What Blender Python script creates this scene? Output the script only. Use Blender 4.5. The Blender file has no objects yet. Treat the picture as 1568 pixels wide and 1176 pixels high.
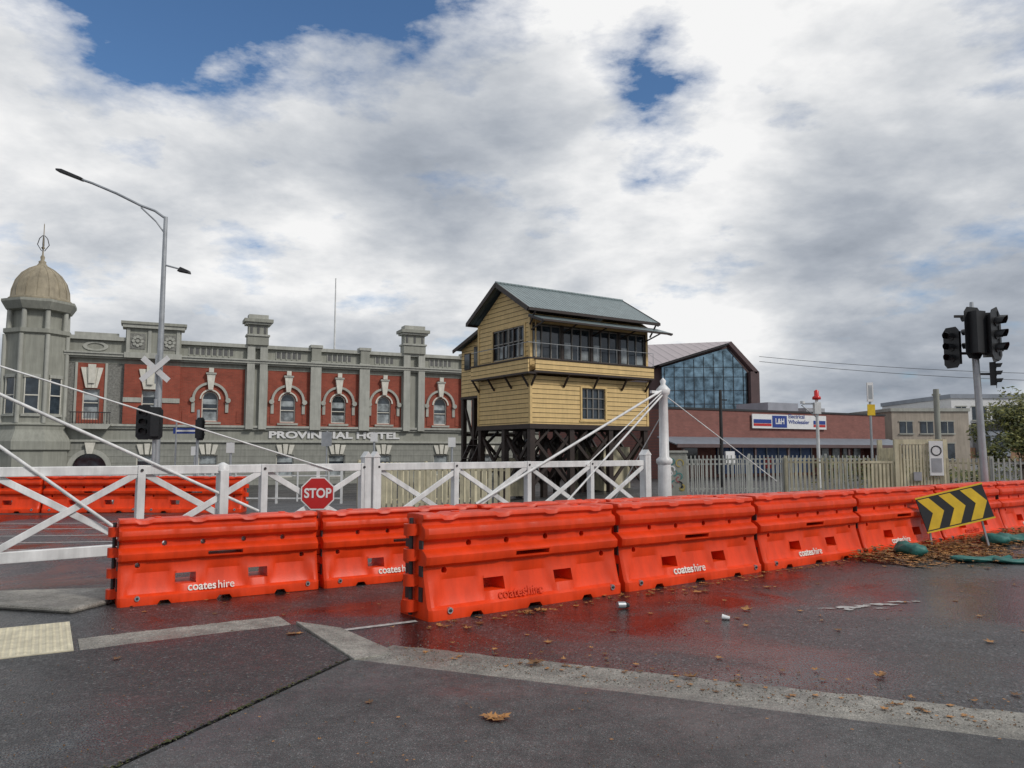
import bpy, math, random
from mathutils import Vector, Matrix
R=random.Random(7)
scene=bpy.context.scene
rad=math.radians

# ------------------------------------------------------------------ materials
def newmat(name):
    m=bpy.data.materials.new(name); m.use_nodes=True
    nt=m.node_tree; b=nt.nodes['Principled BSDF']
    return m,nt,b
def N(nt,t,**k):
    n=nt.nodes.new(t)
    for a,v in k.items(): setattr(n,a,v)
    return n
def ramp(nt,src,stops):
    r=N(nt,'ShaderNodeValToRGB'); e=r.color_ramp.elements
    e[0].position=stops[0][0]; e[0].color=stops[0][1]
    e[1].position=stops[-1][0]; e[1].color=stops[-1][1]
    for p,c in stops[1:-1]:
        x=e.new(p); x.color=c
    nt.links.new(src,r.inputs[0]); return r
def g4(v): return (v,v,v,1)
def c4(c,k=1): return (c[0]*k,c[1]*k,c[2]*k,1)
def noise(nt,vec,scale,detail=4,rough=.55):
    n=N(nt,'ShaderNodeTexNoise'); n.inputs['Scale'].default_value=scale
    n.inputs['Detail'].default_value=detail; n.inputs['Roughness'].default_value=rough
    if vec: nt.links.new(vec,n.inputs['Vector'])
    return n
def mul(nt,a,b,fac=1.0,typ='MULTIPLY'):
    m=N(nt,'ShaderNodeMixRGB',blend_type=typ); m.inputs[0].default_value=fac
    for i,s in ((1,a),(2,b)):
        if isinstance(s,tuple): m.inputs[i].default_value=s
        else: nt.links.new(s,m.inputs[i])
    return m.outputs[0]
def bump(nt,b,h,strength=.3,dist=.02):
    bp=N(nt,'ShaderNodeBump'); bp.inputs['Strength'].default_value=strength; bp.inputs['Distance'].default_value=dist
    nt.links.new(h,bp.inputs['Height']); nt.links.new(bp.outputs[0],b.inputs['Normal'])
def mat(name,col,rough=.6,var=.25,scale=3,metal=0,fine=40,bs=.1,spec=None,streak=0):
    m,nt,b=newmat(name)
    tc=N(nt,'ShaderNodeTexCoord'); o=tc.outputs['Object']
    n=noise(nt,o,scale,5,.6); r=ramp(nt,n.outputs[0],[(.3,g4(1-var)),(.7,g4(1+var*.3))])
    c=mul(nt,c4(col),r.outputs[0])
    if streak:
        mp=N(nt,'ShaderNodeMapping'); mp.inputs['Scale'].default_value=(3,3,.25); nt.links.new(o,mp.inputs[0])
        n3=noise(nt,mp.outputs[0],2.0,4,.65); r3=ramp(nt,n3.outputs[0],[(.38,g4(1-streak)),(.62,g4(1))])
        c=mul(nt,c,r3.outputs[0])
    nt.links.new(c,b.inputs['Base Color'])
    b.inputs['Roughness'].default_value=rough; b.inputs['Metallic'].default_value=metal
    if spec is not None: b.inputs['Specular IOR Level'].default_value=spec
    if fine:
        n2=noise(nt,o,fine,2); bump(nt,b,n2.outputs[0],bs,.01)
    return m
def asphalt(name,lo,hi,wet0,wet1,r_dry,r_wet,agg=90,bs=.5,tint=(1,1,1),speck=3.0,wk=.55):
    m,nt,b=newmat(name)
    tc=N(nt,'ShaderNodeTexCoord'); o=tc.outputs['Object']
    v=N(nt,'ShaderNodeTexVoronoi'); v.inputs['Scale'].default_value=agg; nt.links.new(o,v.inputs['Vector'])
    rs=ramp(nt,v.outputs['Color'],[(.0,c4(tint,lo*.5)),(.5,c4(tint,lo)),(.78,c4(tint,hi)),(1,c4(tint,hi*speck))])
    n=noise(nt,o,.9,6,.62); rb=ramp(nt,n.outputs[0],[(.32,g4(.58)),(.68,g4(1.3))])
    nm=noise(nt,o,6,5,.7); rm=ramp(nt,nm.outputs[0],[(.35,g4(.72)),(.65,g4(1.22))])
    c=mul(nt,mul(nt,rs.outputs[0],rb.outputs[0]),rm.outputs[0])
    w=noise(nt,o,.45,6,.6); w.inputs['Distortion'].default_value=.6
    rw=ramp(nt,w.outputs[0],[(wet0,g4(1)),(wet1,g4(0))])
    c=mul(nt,c,ramp(nt,rw.outputs[0],[(0,g4(1)),(1,g4(wk))]).outputs[0])
    nt.links.new(c,b.inputs['Base Color'])
    rr=ramp(nt,rw.outputs[0],[(0,g4(r_dry)),(1,g4(r_wet))]); 
    nf=noise(nt,o,25,2); r2=ramp(nt,nf.outputs[0],[(.3,g4(.75)),(.7,g4(1.2))])
    nt.links.new(mul(nt,rr.outputs[0],r2.outputs[0]),b.inputs['Roughness'])
    bp=N(nt,'ShaderNodeBump'); bp.inputs['Distance'].default_value=.008
    nt.links.new(v.outputs['Distance'],bp.inputs['Height'])
    rbs=ramp(nt,rw.outputs[0],[(0,g4(bs)),(1,g4(bs*.25))]); nt.links.new(rbs.outputs[0],bp.inputs['Strength'])
    nt.links.new(bp.outputs[0],b.inputs['Normal'])
    return m
def lined(name,col,period,axis='Z',gap=.12,dark=.3,rough=.6,bs=.6,var=.15,metal=0,streak=0):
    m,nt,b=newmat(name)
    tc=N(nt,'ShaderNodeTexCoord'); o=tc.outputs['Object']
    s=N(nt,'ShaderNodeSeparateXYZ'); nt.links.new(o,s.inputs[0])
    d=N(nt,'ShaderNodeMath',operation='DIVIDE'); nt.links.new(s.outputs[axis],d.inputs[0]); d.inputs[1].default_value=period
    f=N(nt,'ShaderNodeMath',operation='FRACT'); nt.links.new(d.outputs[0],f.inputs[0])
    r=ramp(nt,f.outputs[0],[(0,g4(dark)),(gap*.8,g4(dark*1.3)),(gap,g4(1)),(1,g4(.9))])
    n=noise(nt,o,2.5,6,.65); rn=ramp(nt,n.outputs[0],[(.3,g4(1-var)),(.7,g4(1.05))])
    c=mul(nt,mul(nt,c4(col),r.outputs[0]),rn.outputs[0])
    if streak:
        mp=N(nt,'ShaderNodeMapping'); mp.inputs['Scale'].default_value=(4,4,.3); nt.links.new(o,mp.inputs[0])
        n3=noise(nt,mp.outputs[0],2.0,4,.65); r3=ramp(nt,n3.outputs[0],[(.38,g4(1-streak)),(.62,g4(1))])
        c=mul(nt,c,r3.outputs[0])
    nt.links.new(c,b.inputs['Base Color']); b.inputs['Roughness'].default_value=rough; b.inputs['Metallic'].default_value=metal
    r4=ramp(nt,f.outputs[0],[(0,g4(0)),(gap,g4(1)),(1,g4(.4))]); bump(nt,b,r4.outputs[0],bs,.02)
    return m
def brick(name,c1,c2,mortar,var=.3):
    m,nt,b=newmat(name)
    tc=N(nt,'ShaderNodeTexCoord'); s=N(nt,'ShaderNodeSeparateXYZ'); nt.links.new(tc.outputs['Object'],s.inputs[0])
    cb=N(nt,'ShaderNodeCombineXYZ'); nt.links.new(s.outputs[0],cb.inputs[0]); nt.links.new(s.outputs[2],cb.inputs[1])
    bt=N(nt,'ShaderNodeTexBrick'); nt.links.new(cb.outputs[0],bt.inputs[0])
    bt.inputs['Color1'].default_value=c4(c1); bt.inputs['Color2'].default_value=c4(c2); bt.inputs['Mortar'].default_value=c4(mortar)
    bt.inputs['Scale'].default_value=1; bt.inputs['Brick Width'].default_value=.24; bt.inputs['Row Height'].default_value=.086; bt.inputs['Mortar Size'].default_value=.008
    n=noise(nt,tc.outputs['Object'],1.3,6,.65); rn=ramp(nt,n.outputs[0],[(.3,g4(1-var)),(.7,g4(1.1))])
    nt.links.new(mul(nt,bt.outputs[0],rn.outputs[0]),b.inputs['Base Color']); b.inputs['Roughness'].default_value=.85
    return m
def glass(name,col=(.03,.04,.05),rough=.06,metal=0):
    m,nt,b=newmat(name)
    tc=N(nt,'ShaderNodeTexCoord'); n=noise(nt,tc.outputs['Object'],1.7,3)
    r=ramp(nt,n.outputs[0],[(.35,c4(col,.5)),(.65,c4(col,1.6))]); nt.links.new(r.outputs[0],b.inputs['Base Color'])
    b.inputs['Roughness'].default_value=rough; b.inputs['Specular IOR Level'].default_value=.8; b.inputs['Metallic'].default_value=metal
    return m

ORANGE=mat('orange_plastic',(.82,.056,.008),.42,.26,1.6,fine=60,bs=.08,streak=.16,spec=.32)
BLACK=mat('black_plastic',(.012,.013,.015),.45,.3,5)
DARKMET=mat('dark_metal',(.03,.03,.032),.5,.4,5)
GALV=mat('galvanised_steel',(.42,.44,.46),.42,.25,3,metal=.5)
ZINC=mat('bolt_metal',(.6,.6,.62),.3,.2,5,metal=.9)
WHITE=mat('white_paint',(.80,.81,.81),.42,.25,3,streak=.2)
WHITET=mat('white_lettering',(.85,.8,.74),.5,.15,3)
CREAM=mat('cream_paint',(.66,.60,.42),.55,.3,3,streak=.25)
YELLOW=lined('yellow_weatherboard',(.76,.54,.24),.2,'Z',.17,.24,.6,.7,.14,streak=.1)
YTRIM=mat('yellow_trim',(.70,.50,.22),.6,.3,3)
BROWN=mat('dark_brown_trim',(.035,.022,.018),.5,.4,4)
ROOF=lined('corrugated_roof',(.22,.28,.29),.19,'X',.35,.55,.42,.9,.3,metal=.3)
GREY=mat('grey_render',(.34,.345,.30),.8,.18,.9,fine=14,bs=.15,streak=.18)
GREYL=mat('pale_grey_moulding',(.44,.445,.40),.75,.2,1.2,streak=.16)
GREYRUS=lined('rusticated_render',(.32,.325,.29),.42,'Z',.06,.5,.8,.5,.2,streak=.18)
ROUGHC=mat('roughcast_render',(.25,.25,.23),.9,.5,9,fine=18,bs=.8)
REDB=brick('red_brick',(.36,.075,.045),(.29,.06,.038),(.24,.11,.07))
MAROON=brick('maroon_brick',(.27,.11,.09),(.22,.09,.075),(.2,.1,.09),.2)
STONE=mat('cream_keystone',(.72,.70,.62),.7,.2,3,streak=.12)
GLASS=glass('window_glass')
GLASSB=glass('blue_glass',(.20,.30,.36),.07,.75)
GLASSL=glass('curtained_glass',(.26,.29,.30),.2)
SLATE=mat('slate_roof',(.12,.12,.12),.6,.3)
DOME=mat('dome_copper_stone',(.36,.31,.22),.7,.3,1.5,streak=.2)
CONC=asphalt('wet_concrete',.25,.32,.36,.54,.7,.3,120,.35,(1,.95,.84),1.5,.6)
ROADM=asphalt('wet_asphalt',.036,.058,.42,.60,.42,.12,60,.9,(1,1,1.04),3.5,.42)
PATHM=asphalt('footpath_asphalt',.062,.082,.34,.50,.55,.26,150,.45,wk=.6)
PATCHM=asphalt('coarse_asphalt_patch',.026,.040,.38,.54,.5,.18,70,1.0,speck=4.5,wk=.6)
GROUNDM=asphalt('ground_asphalt',.06,.08,.35,.6,.6,.3,30,.5)
TILE=mat('tactile_cream',(.62,.57,.42),.6,.3,8,streak=0)
MOSS=mat('moss',(.06,.065,.02),.9,.5,20)
STONEG=mat('grit',(.16,.15,.13),.8,.6,60,fine=0)
LEAF=mat('dry_leaf',(.42,.20,.06),.6,.5,15)
LEAFD=mat('dead_leaf_dark',(.19,.09,.03),.6,.5,15)
TREEL=mat('olive_foliage',(.19,.19,.04),.6,.6,6)
TREED=mat('dark_foliage',(.07,.09,.02),.6,.5,6)
BARK=mat('bark',(.12,.09,.07),.9,.4,8)
TEAL=mat('teal_sandbag',(.02,.15,.13),.55,.5,8,fine=30,bs=.5)
REDS=mat('sign_red',(.5,.02,.02),.4,.15,4)
YELS=mat('sign_yellow',(.75,.50,.02),.4,.2,4)
BLUES=mat('sign_blue',(.02,.05,.25),.4,.1,4)
WSIGN=mat('sign_white',(.75,.75,.75),.4,.1,4)
LENS=mat('signal_lens_red',(.6,.02,.02),.25,.1,4)
PURPLE=mat('brown_cladding',(.12,.08,.08),.55,.2,2)
PINK=lined('ribbed_roof',(.42,.36,.37),.9,'X',.15,.5,.5,.4,.2)
BEIGE=mat('beige_render',(.46,.40,.33),.8,.2,1,streak=.2)
BLDG=mat('blue_grey_cladding',(.30,.33,.38),.6,.2,1)
RUST=mat('tan_cladding',(.34,.19,.11),.6,.2,1)
CABLE=mat('cable_black',(.02,.02,.02),.6,.1,1)

# ------------------------------------------------------------------ geometry helper
class M:
    def __init__(s): s.v=[];s.f=[];s.mi=[];s.sm=[];s.mats=[];s.T=Matrix.Identity(4)
    def idx(s,m):
        if m not in s.mats: s.mats.append(m)
        return s.mats.index(m)
    def add(s,vs,fs,m,smooth=False):
        o=len(s.v); s.v+= [tuple(s.T@Vector(p)) for p in vs]; i=s.idx(m)
        for f in fs: s.f.append([o+k for k in f]); s.mi.append(i); s.sm.append(smooth)
    def box(s,x0,x1,y0,y1,z0,z1,m):
        s.add([(x0,y0,z0),(x1,y0,z0),(x1,y1,z0),(x0,y1,z0),(x0,y0,z1),(x1,y0,z1),(x1,y1,z1),(x0,y1,z1)],
              [(0,3,2,1),(4,5,6,7),(0,1,5,4),(1,2,6,5),(2,3,7,6),(3,0,4,7)],m)
    def beam(s,p,q,w,h,m):
        p=Vector(p);q=Vector(q);d=(q-p).normalized()
        up=Vector((0,0,1)) if abs(d.z)<.95 else Vector((0,1,0))
        a=d.cross(up).normalized()*w/2; b=a.normalized().cross(d)*h/2
        vs=[p-a-b,p+a-b,p+a+b,p-a+b,q-a-b,q+a-b,q+a+b,q-a+b]
        s.add(vs,[(0,1,2,3),(7,6,5,4),(0,4,5,1),(1,5,6,2),(2,6,7,3),(3,7,4,0)],m)
    def cyl(s,p,q,r0,r1,m,n=12,caps=True):
        p=Vector(p);q=Vector(q);d=(q-p).normalized()
        up=Vector((0,0,1)) if abs(d.z)<.95 else Vector((0,1,0))
        a=d.cross(up).normalized(); b=a.cross(d)
        vs=[];
        for c,r in((p,r0),(q,r1)):
            for i in range(n):
                t=2*math.pi*i/n; vs.append(c+a*math.cos(t)*r+b*math.sin(t)*r)
        s.add(vs,[(i,(i+1)%n,n+(i+1)%n,n+i) for i in range(n)],m,True)
        if caps: s.add(vs,[tuple(range(n-1,-1,-1)),tuple(range(n,2*n))],m)
    def tube(s,pts,r,m,n=8):
        for a,b in zip(pts[:-1],pts[1:]): s.cyl(a,b,r,r,m,n)
    def prism(s,poly,a0,a1,m,ax='y'):
        n=len(poly)
        def P(u,v,a):
            return (u,a,v) if ax=='y' else ((u,v,a) if ax=='z' else (a,u,v))
        vs=[P(u,v,a0) for u,v in poly]+[P(u,v,a1) for u,v in poly]
        s.add(vs,[tuple(range(n)),tuple(range(2*n-1,n-1,-1))]+[(i,(i+1)%n,n+(i+1)%n,n+i) for i in range(n)],m)
    def lathe(s,cx,cy,prof,m,n=24,smooth=True):
        vs=[];k=len(prof)
        for r,z in prof:
            for i in range(n):
                t=2*math.pi*(i+.5)/n; vs.append((cx+r*math.cos(t),cy+r*math.sin(t),z))
        fs=[(j*n+i,j*n+(i+1)%n,(j+1)*n+(i+1)%n,(j+1)*n+i) for j in range(k-1) for i in range(n)]
        s.add(vs,fs,m,smooth)
    def obj(s,name,parent=None,loc=(0,0,0),rz=0,bevel=0,fix=True,autosmooth=False):
        me=bpy.data.meshes.new(name); me.from_pydata(s.v,[],s.f)
        for m in s.mats: me.materials.append(m)
        me.polygons.foreach_set('material_index',s.mi); me.polygons.foreach_set('use_smooth',s.sm)
        me.update()
        if fix:
            import bmesh
            bm=bmesh.new(); bm.from_mesh(me); bmesh.ops.recalc_face_normals(bm,faces=bm.faces); bm.to_mesh(me); bm.free()
        o=bpy.data.objects.new(name,me); scene.collection.objects.link(o)
        o.location=loc; o.rotation_euler=(0,0,rz)
        if parent: o.parent=parent
        if bevel:
            b=o.modifiers.new('bevel','BEVEL'); b.width=bevel; b.segments=2; b.limit_method='ANGLE'; b.angle_limit=rad(50)
        return o
def empty(name,loc=(0,0,0),rz=0):
    e=bpy.data.objects.new(name,None); e.empty_display_size=.2; scene.collection.objects.link(e)
    e.location=loc; e.rotation_euler=(0,0,rz); return e
def text(name,s,size,m,parent,loc,rot,ext=.01,sx=1,align='CENTER',bold=0):
    c=bpy.data.curves.new(name,'FONT'); c.body=s; c.size=size; c.extrude=ext; c.align_x=align; c.align_y='CENTER'; c.offset=bold
    c.materials.append(m); o=bpy.data.objects.new(name,c); scene.collection.objects.link(o)
    o.parent=parent; o.location=loc; o.rotation_euler=rot; o.scale=(sx,1,1); return o
def sm(t): t=max(0,min(1,t)); return t*t*(3-2*t)
def gz(x,y): return -.7*sm((y-20)/18)*sm((8-x)/10)

# ------------------------------------------------------------------ ground
xs=[-3000,-1000,-300,-120,-80]+[i*2.0-60 for i in range(61)]+[80,120,300,1000,3000]
ys=[-200,-60,-20,-10]+[i*2.0 for i in range(41)]+[100,150,300,1000,4000]
g=M(); vs=[(x,y,gz(x,y)) for y in ys for x in xs]; nx=len(xs)
g.add(vs,[(j*nx+i,j*nx+i+1,(j+1)*nx+i+1,(j+1)*nx+i) for j in range(len(ys)-1) for i in range(nx-1)],GROUNDM,True)
g.obj('ground',fix=False)
def sheet(name,poly,z,m):
    q=M(); q.add([(x,y,z) for x,y in poly],[tuple(range(len(poly)))],m); return q.obj(name,fix=False)
sheet('road',[(-40,-8),(40,-8),(40,19.6),(-40,19.6)],.004,ROADM)
def jag(a,b,n,amp):
    out=[]
    for i in range(n+1):
        t=i/n; out.append((a[0]+(b[0]-a[0])*t+(R.uniform(-amp,amp) if 0<i<n else 0),a[1]+(b[1]-a[1])*t+(R.uniform(-amp,amp) if 0<i<n else 0)))
    return out
q=M(); q.prism([(-5.7,-6),(8,-6),(8,2.24),(-1.22,6.02)],.0,.022,PATHM,'z'); q.obj('footpath')
q=M(); q.prism([(-14,-6),(-5.73,-6),(-1.25,6.05)]+jag((-1.99,7.2),(-7,4.02),40,.012)+[(-14,-.3)],.0,.026,PATCHM,'z'); q.obj('footpath.001')
sheet('gutter',[(-1.2,6.03),(8,2.25)]+jag((8.2,2.80),(-.98,6.50),120,.018),.010,CONC)
sheet('gutter.001',[(-3.44,6.29),(-2.0,7.2)]+jag((-2.26,7.62),(-3.70,6.72),25,.015),.010,CONC)
q=M(); q.add([(-1.99,7.24,.045),(-1.2,6.0,.035),(-.9,6.28,.008),(-1.55,7.15,.008),(-1.99,7.24,0),(-1.2,6.0,0),(-.9,6.28,0),(-1.55,7.15,0)],
   [(0,1,2,3),(0,4,5,1),(1,5,6,2),(2,6,7,3),(3,7,4,0)],CONC); q.obj('kerb',bevel=.01)
q=M(); q.prism([(-5.3,8.0),(-4.35,7.75),(-4.2,8.35),(-4.6,9.0),(-6.2,8.7)],0,.05,CONC,'z'); q.obj('kerb.001',bevel=.03)
q=M()
for i in range(520):
    t=R.random()**.8; x=-1.26-.9*t+R.gauss(0,.013); y=6.0-2.45*t; s=R.uniform(.003,.011)
    if R.random()<.15+.6*math.sin(t*17)**2:
        z=.028; q.add([(x-s,y-s,z),(x+s,y-s*.6,z+R.random()*.006),(x+s*.7,y+s,z),(x-s,y+s*.8,z+.003)],[(0,1,2,3)],MOSS)
q.obj('moss_seam',fix=False)
# joint cracks in the footpath (thin dark strips)
def crack(a,b,w,z):
    p=jag(a,b,40,.006); q=M()
    vs=[];
    for x,y in p: ww=w*R.uniform(.4,1.3); vs+=[(x-ww,y,z),(x+ww,y+ww*.4,z)]
    q.add(vs,[(2*i,2*i+1,2*i+3,2*i+2) for i in range(len(p)-1)],DARKMET); q.obj('pavement_crack',fix=False)
crack((-1.255,6.0),(-2.3,3.2),.005,.0275)
# tactile paving
q=M(); q.box(0,1.2,0,1.9,0,.03,TILE)
for i in range(23):
    for j in range(37):
        if j%18==17: continue
        cx=.05+i*.05; cy=.03+j*.05
        q.cyl((cx,cy,.03),(cx,cy,.036),.016,.011,TILE,6)
q.box(0,1.2,.905,.912,.03,.0312,PATCHM)
q.obj('tactile_paving',loc=(-3.48,6.27,0),rz=math.atan2(.86,-.52))
def line(name,a,b,w,z=.0085,m=WHITE):
    a=Vector(a);b=Vector(b);d=(b-a).normalized();n=Vector((-d.y,d.x))*w/2
    return sheet(name,[tuple(a-n),tuple(b-n),tuple(b+n),tuple(a+n)],z,m)
PAINT=mat('worn_road_paint',(.48,.48,.46),.5,.6,14)
line('road_marking',(-1.55,7.02),(-.9,7.42),.07,m=PAINT)
for k,y in enumerate((12.6,13.7,14.9,16.3,17.6)):
    line('road_marking',(-18,y-1.2),(-5.2+k*.5,y+.4),.09,m=PAINT)
q=M()
for cx,cy,a,b in((3.45,8.05,.13,.07),(3.62,8.12,.10,.06),(3.85,8.2,.16,.05),(4.1,8.33,.14,.04),(3.4,7.95,.05,.05),(4.3,8.36,.05,.03),(3.2,8.0,.09,.03),(3.75,8.0,.08,.02)):
    n=22; q.add([(cx+a*math.cos(2*math.pi*i/n)*R.uniform(.45,1.3),cy+b*math.sin(2*math.pi*i/n)*R.uniform(.4,1.4),.009+.0004*cx) for i in range(n)],[tuple(range(n))],PAINT)
q.obj('spilt_paint',fix=False)
q=M()
for i in range(5200):
    k=R.random()
    if k<.45: x=R.uniform(-1.2,6); y=6.15-.41*(x+1.1)+abs(R.gauss(0,.35)); z=.010
    elif k<.75: x=R.uniform(-4.5,4); y=R.uniform(3.6,6.0); z=.026
    else: x=R.uniform(-3,8); y=R.uniform(6.5,10); z=.006
    if k>=.45 and k<.75 and y>6.0-.41*(x+1.2)-.05: continue
    s=R.uniform(.002,.0065)*(1.3 if k<.45 else 1); a=R.uniform(0,6); c,d=math.cos(a)*s,math.sin(a)*s
    q.add([(x+c,y+d,z),(x-d,y+c,z),(x-c,y-d,z),(x+d,y-c,z),(x,y,z+s*1.1)],[(0,1,4),(1,2,4),(2,3,4),(3,0,4)],STONEG if R.random()<.7 else LEAFD)
q.obj('loose_gravel',fix=False)

# ------------------------------------------------------------------ plastic barriers
L=2.6
prof=[(.30,0),(.30,.10),(.275,.125),(.245,.22),(.205,.36),(.19,.41),(.185,.485),(.245,.515),(.255,.59),(.195,.635),(.145,.655),(.145,.725),(.21,.755),(.222,.80),(.21,.855),(.15,.885),(.148,.92),(.185,.945),(.17,.985),(.06,.99)]
def barrier_mesh():
    q=M(); n=78
    L0,L1=.04,L-.04
    prof2=prof+[(-y,z) for y,z in reversed(prof)]
    k=len(prof2); vs=[]
    for i in range(n+1):
        x=L0+(L1-L0)*i/n; t=x/L
        end=min(x-L0,L1-x); e=1-.10*max(0,1-end/.05)**2
        p=abs(((t*3)%1)-.5)
        rec2=1 if .05<t<.95 else 0
        for y,z in prof2:
            yy=y*e; sg=1 if y>0 else -1
            wdt=.40-.16*(z-.11)/.3     # buttresses widen towards the top of the panel
            if .11<z<.40: yy-=sg*.030*sm((wdt-p)/.06)*rec2
            if .50<z<.6: yy-=sg*.012*sm((.12-abs(((t*4)%1)-.5))/.05)*rec2
            if .74<z<.86: yy-=sg*.014*sm((.12-abs(((t*4+.5)%1)-.5))/.05)*rec2
            zz=z
            if z>.94: zz-= .018*sm((.14-abs(((t*4)%1)-.5))/.06)*rec2
            if z==0 and (abs(t-.22)<.03 or abs(t-.5)<.03 or abs(t-.78)<.03): zz=.045
            vs.append((x,yy,zz))
    fs=[(i*k+j,(i+1)*k+j,(i+1)*k+(j+1)%k,i*k+(j+1)%k) for i in range(n) for j in range(k)]
    fs+=[tuple(range(k)),tuple(n*k+j for j in range(k-1,-1,-1))]
    q.add(vs,fs,ORANGE); o=q.obj('body_tmp')
    c=M()
    for a in(.27,.62): c.box(L*a,L*a+.25,-.5,.5,.21,.335,DARKMET)
    c.box(L*.42,L*.42+.44,-.5,.5,.53,.575,DARKMET)
    for a,z in((.22,.69),(.40,.685),(.60,.69),(.80,.685),(.10,.45),(.90,.45)):
        c.cyl((L*a,-.5,z),(L*a,.5,z),.032,.032,DARKMET,12)
    co=c.obj('cut_tmp')
    b=o.modifiers.new('b','BOOLEAN'); b.operation='DIFFERENCE'; b.object=co; b.solver='EXACT'
    bv=o.modifiers.new('v','BEVEL'); bv.width=.009; bv.segments=2; bv.limit_method='ANGLE'; bv.angle_limit=rad(24)
    dg=bpy.context.evaluated_depsgraph_get(); me=bpy.data.meshes.new_from_object(o.evaluated_get(dg))
    me.name='barrier_body'
    for p in me.polygons: p.use_smooth=True
    me.set_sharp_from_angle(angle=rad(22))
    bpy.data.objects.remove(o); bpy.data.objects.remove(co)
    return me
BME=barrier_mesh()
def detail_mesh():
    q=M()
    for z in(.12,.36,.60,.84):
        q.cyl((.0,0,z-.055),(.0,0,z+.055),.075,.075,ORANGE,14); q.box(0,.07,-.075,.075,z-.05,z+.05,ORANGE)
    for z in(.24,.48,.72):
        q.cyl((L,0,z-.055),(L,0,z+.055),.075,.075,ORANGE,14); q.box(L-.07,L,-.075,.075,z-.05,z+.05,ORANGE)
    q.cyl((0,0,.03),(0,0,.95),.022,.022,DARKMET,8)
    for sy in(-1,1):
        for z,zz in ((.165,.30),(.40,.50),(.66,.74)):
            q.box(.028,.042,sy*.13-.035,sy*.13+.03,z,zz,DARKMET)
        for x in(.26,L-.2):
            q.cyl((x,sy*.285,.085),(x,sy*.313,.085),.034,.03,ZINC,12); q.cyl((x,sy*.313,.085),(x,sy*.325,.085),.016,.014,DARKMET,8)
    for x in(.5,2.1): q.cyl((x,0,.955),(x,0,1.0),.05,.045,ORANGE,14)
    o=q.obj('d'); me=o.data; me.name='barrier_fittings'; bpy.data.objects.remove(o); return me
DME=detail_mesh()
def put_barrier(x,y,ang,sx=1,sz=1,txt=None,z=.004):
    o=bpy.data.objects.new('plastic_barrier',BME); scene.collection.objects.link(o)
    o.location=(x,y,z); o.rotation_euler=(0,R.uniform(-.005,.005),ang+R.uniform(-.006,.006)); o.scale=(sx,sz,sz)
    d=bpy.data.objects.new('end_fittings',DME); scene.collection.objects.link(d); d.parent=o
    if txt:
        text('lettering','coates',.135,WHITET if txt==1 else ORANGE,o,(1.20,-.268,.165),(rad(75),0,0),.008,1.0,'RIGHT',.002)
        text('lettering','hire',.135,WHITET if txt==1 else ORANGE,o,(1.215,-.268,.165),(rad(75),0,0),.006,1.0,'LEFT')
    return o
def row(x,y,angs,sx,sz,txts):
    for i,a in enumerate(angs):
        put_barrier(x,y,a,sx,sz,txts[i%len(txts)])
        x+=L*sx*math.cos(a); y+=L*sx*math.sin(a)
A=math.atan2(.6,.8)
row(-.98,7.58,[A,A-.008,A+.006,A-.01,A+.005,A-.01,A,A,A],1,1,[2,1,1,1])
B=rad(30.9)
row(-4.20,8.24,[B,B+.01,B,B-.005,B+.01,B+.02,B+.05,B+.1,B+.12],.83,.89,[1,1])
row(-17.5,20.2,[rad(3),rad(3.5),rad(2.5),rad(3)],1,.95,[0])
# ------------------------------------------------------------------ crossing gates
GA=math.atan2(1.08,1.32); PW=1.7055
gd=Vector((math.cos(GA),math.sin(GA))); G0=Vector((-6.3,9.5))
def gate(n0,n1,name):
    p=G0+gd*PW*n0; e=empty(name,(p.x,p.y,0),GA); q=M(); Ln=(n1-n0)*PW
    zt=1.345; zb=.30
    q.box(0,Ln,-.045,.045,zt-.06,zt+.06,WHITE); q.box(0,Ln,-.045,.045,zb-.07,zb+.07,WHITE)
    q.obj('rails',e,bevel=.008)
    q=M(); nn=int(round(n1-n0+.001))
    off=(n1-n0)-nn
    for i in range(nn+1):
        x=min(max((i+off)*PW,.05),Ln-.05)
        q.box(x-.05,x+.05,-.06,.06,zb-.08,zt+.065,WHITE)
        q.cyl((x,-.06,zt),(x,-.075,zt),.02,.02,DARKMET,8); q.cyl((x,-.06,zb),(x,-.075,zb),.02,.02,DARKMET,8)
        if i<nn:
            a=x+.05; b=a+PW-.1
            q.beam((a,-.02,zb+.06),(b,-.02,zt-.05),.035,.085,WHITE)
            q.beam((a,.02,zt-.05),(b,.02,zb+.06),.035,.085,WHITE)
    q.obj('posts_and_braces',e,bevel=.006)
    return e,Ln
e1,l1=gate(-1,2.95,'crossing_gate')
q=M(); q.cyl((0,0,0),(0,0,3.2),.13,.11,WHITE,20); q.lathe(0,0,[(.17,3.2),(.19,3.26),(.1,3.36),(.01,3.42)],WHITE); q.obj('pivot_post',e1)
def rod(q,n,z,N0,zz,r=.022): q.cyl(((N0)*PW,-.05,zz),((n)*PW,-.06,z),r,r,WHITE,8)
q=M(); rod(q,2.9,.72,0,3.1); rod(q,2.0,.28,0,3.02); rod(q,3.6,1.3,0,3.14,.012); q.obj('stay_rods',e1)
q=M(); q.box(2.56*PW,2.56*PW+.12,-.1,.1,.1,1.32,WHITE); q.lathe(2.56*PW+.06,0,[(.1,1.32),(.09,1.4),(.02,1.44)],WHITE,10); q.obj('latch_post',e1)
p=G0+gd*PW*3
q=M(); 
for dx in(-.07,.09): 
    q.box(dx-.06,dx+.06,-.07,.07,0,1.5,WHITE); q.prism([(dx-.075,1.5),(dx+.075,1.5),(dx,1.6)],-.08,.08,WHITE)
q.obj('gate_meeting_post',loc=(p.x,p.y,0),rz=GA,bevel=.006)
e2,l2=gate(3.05,7,'crossing_gate')
q=M(); N7=7.38-3.05
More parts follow.
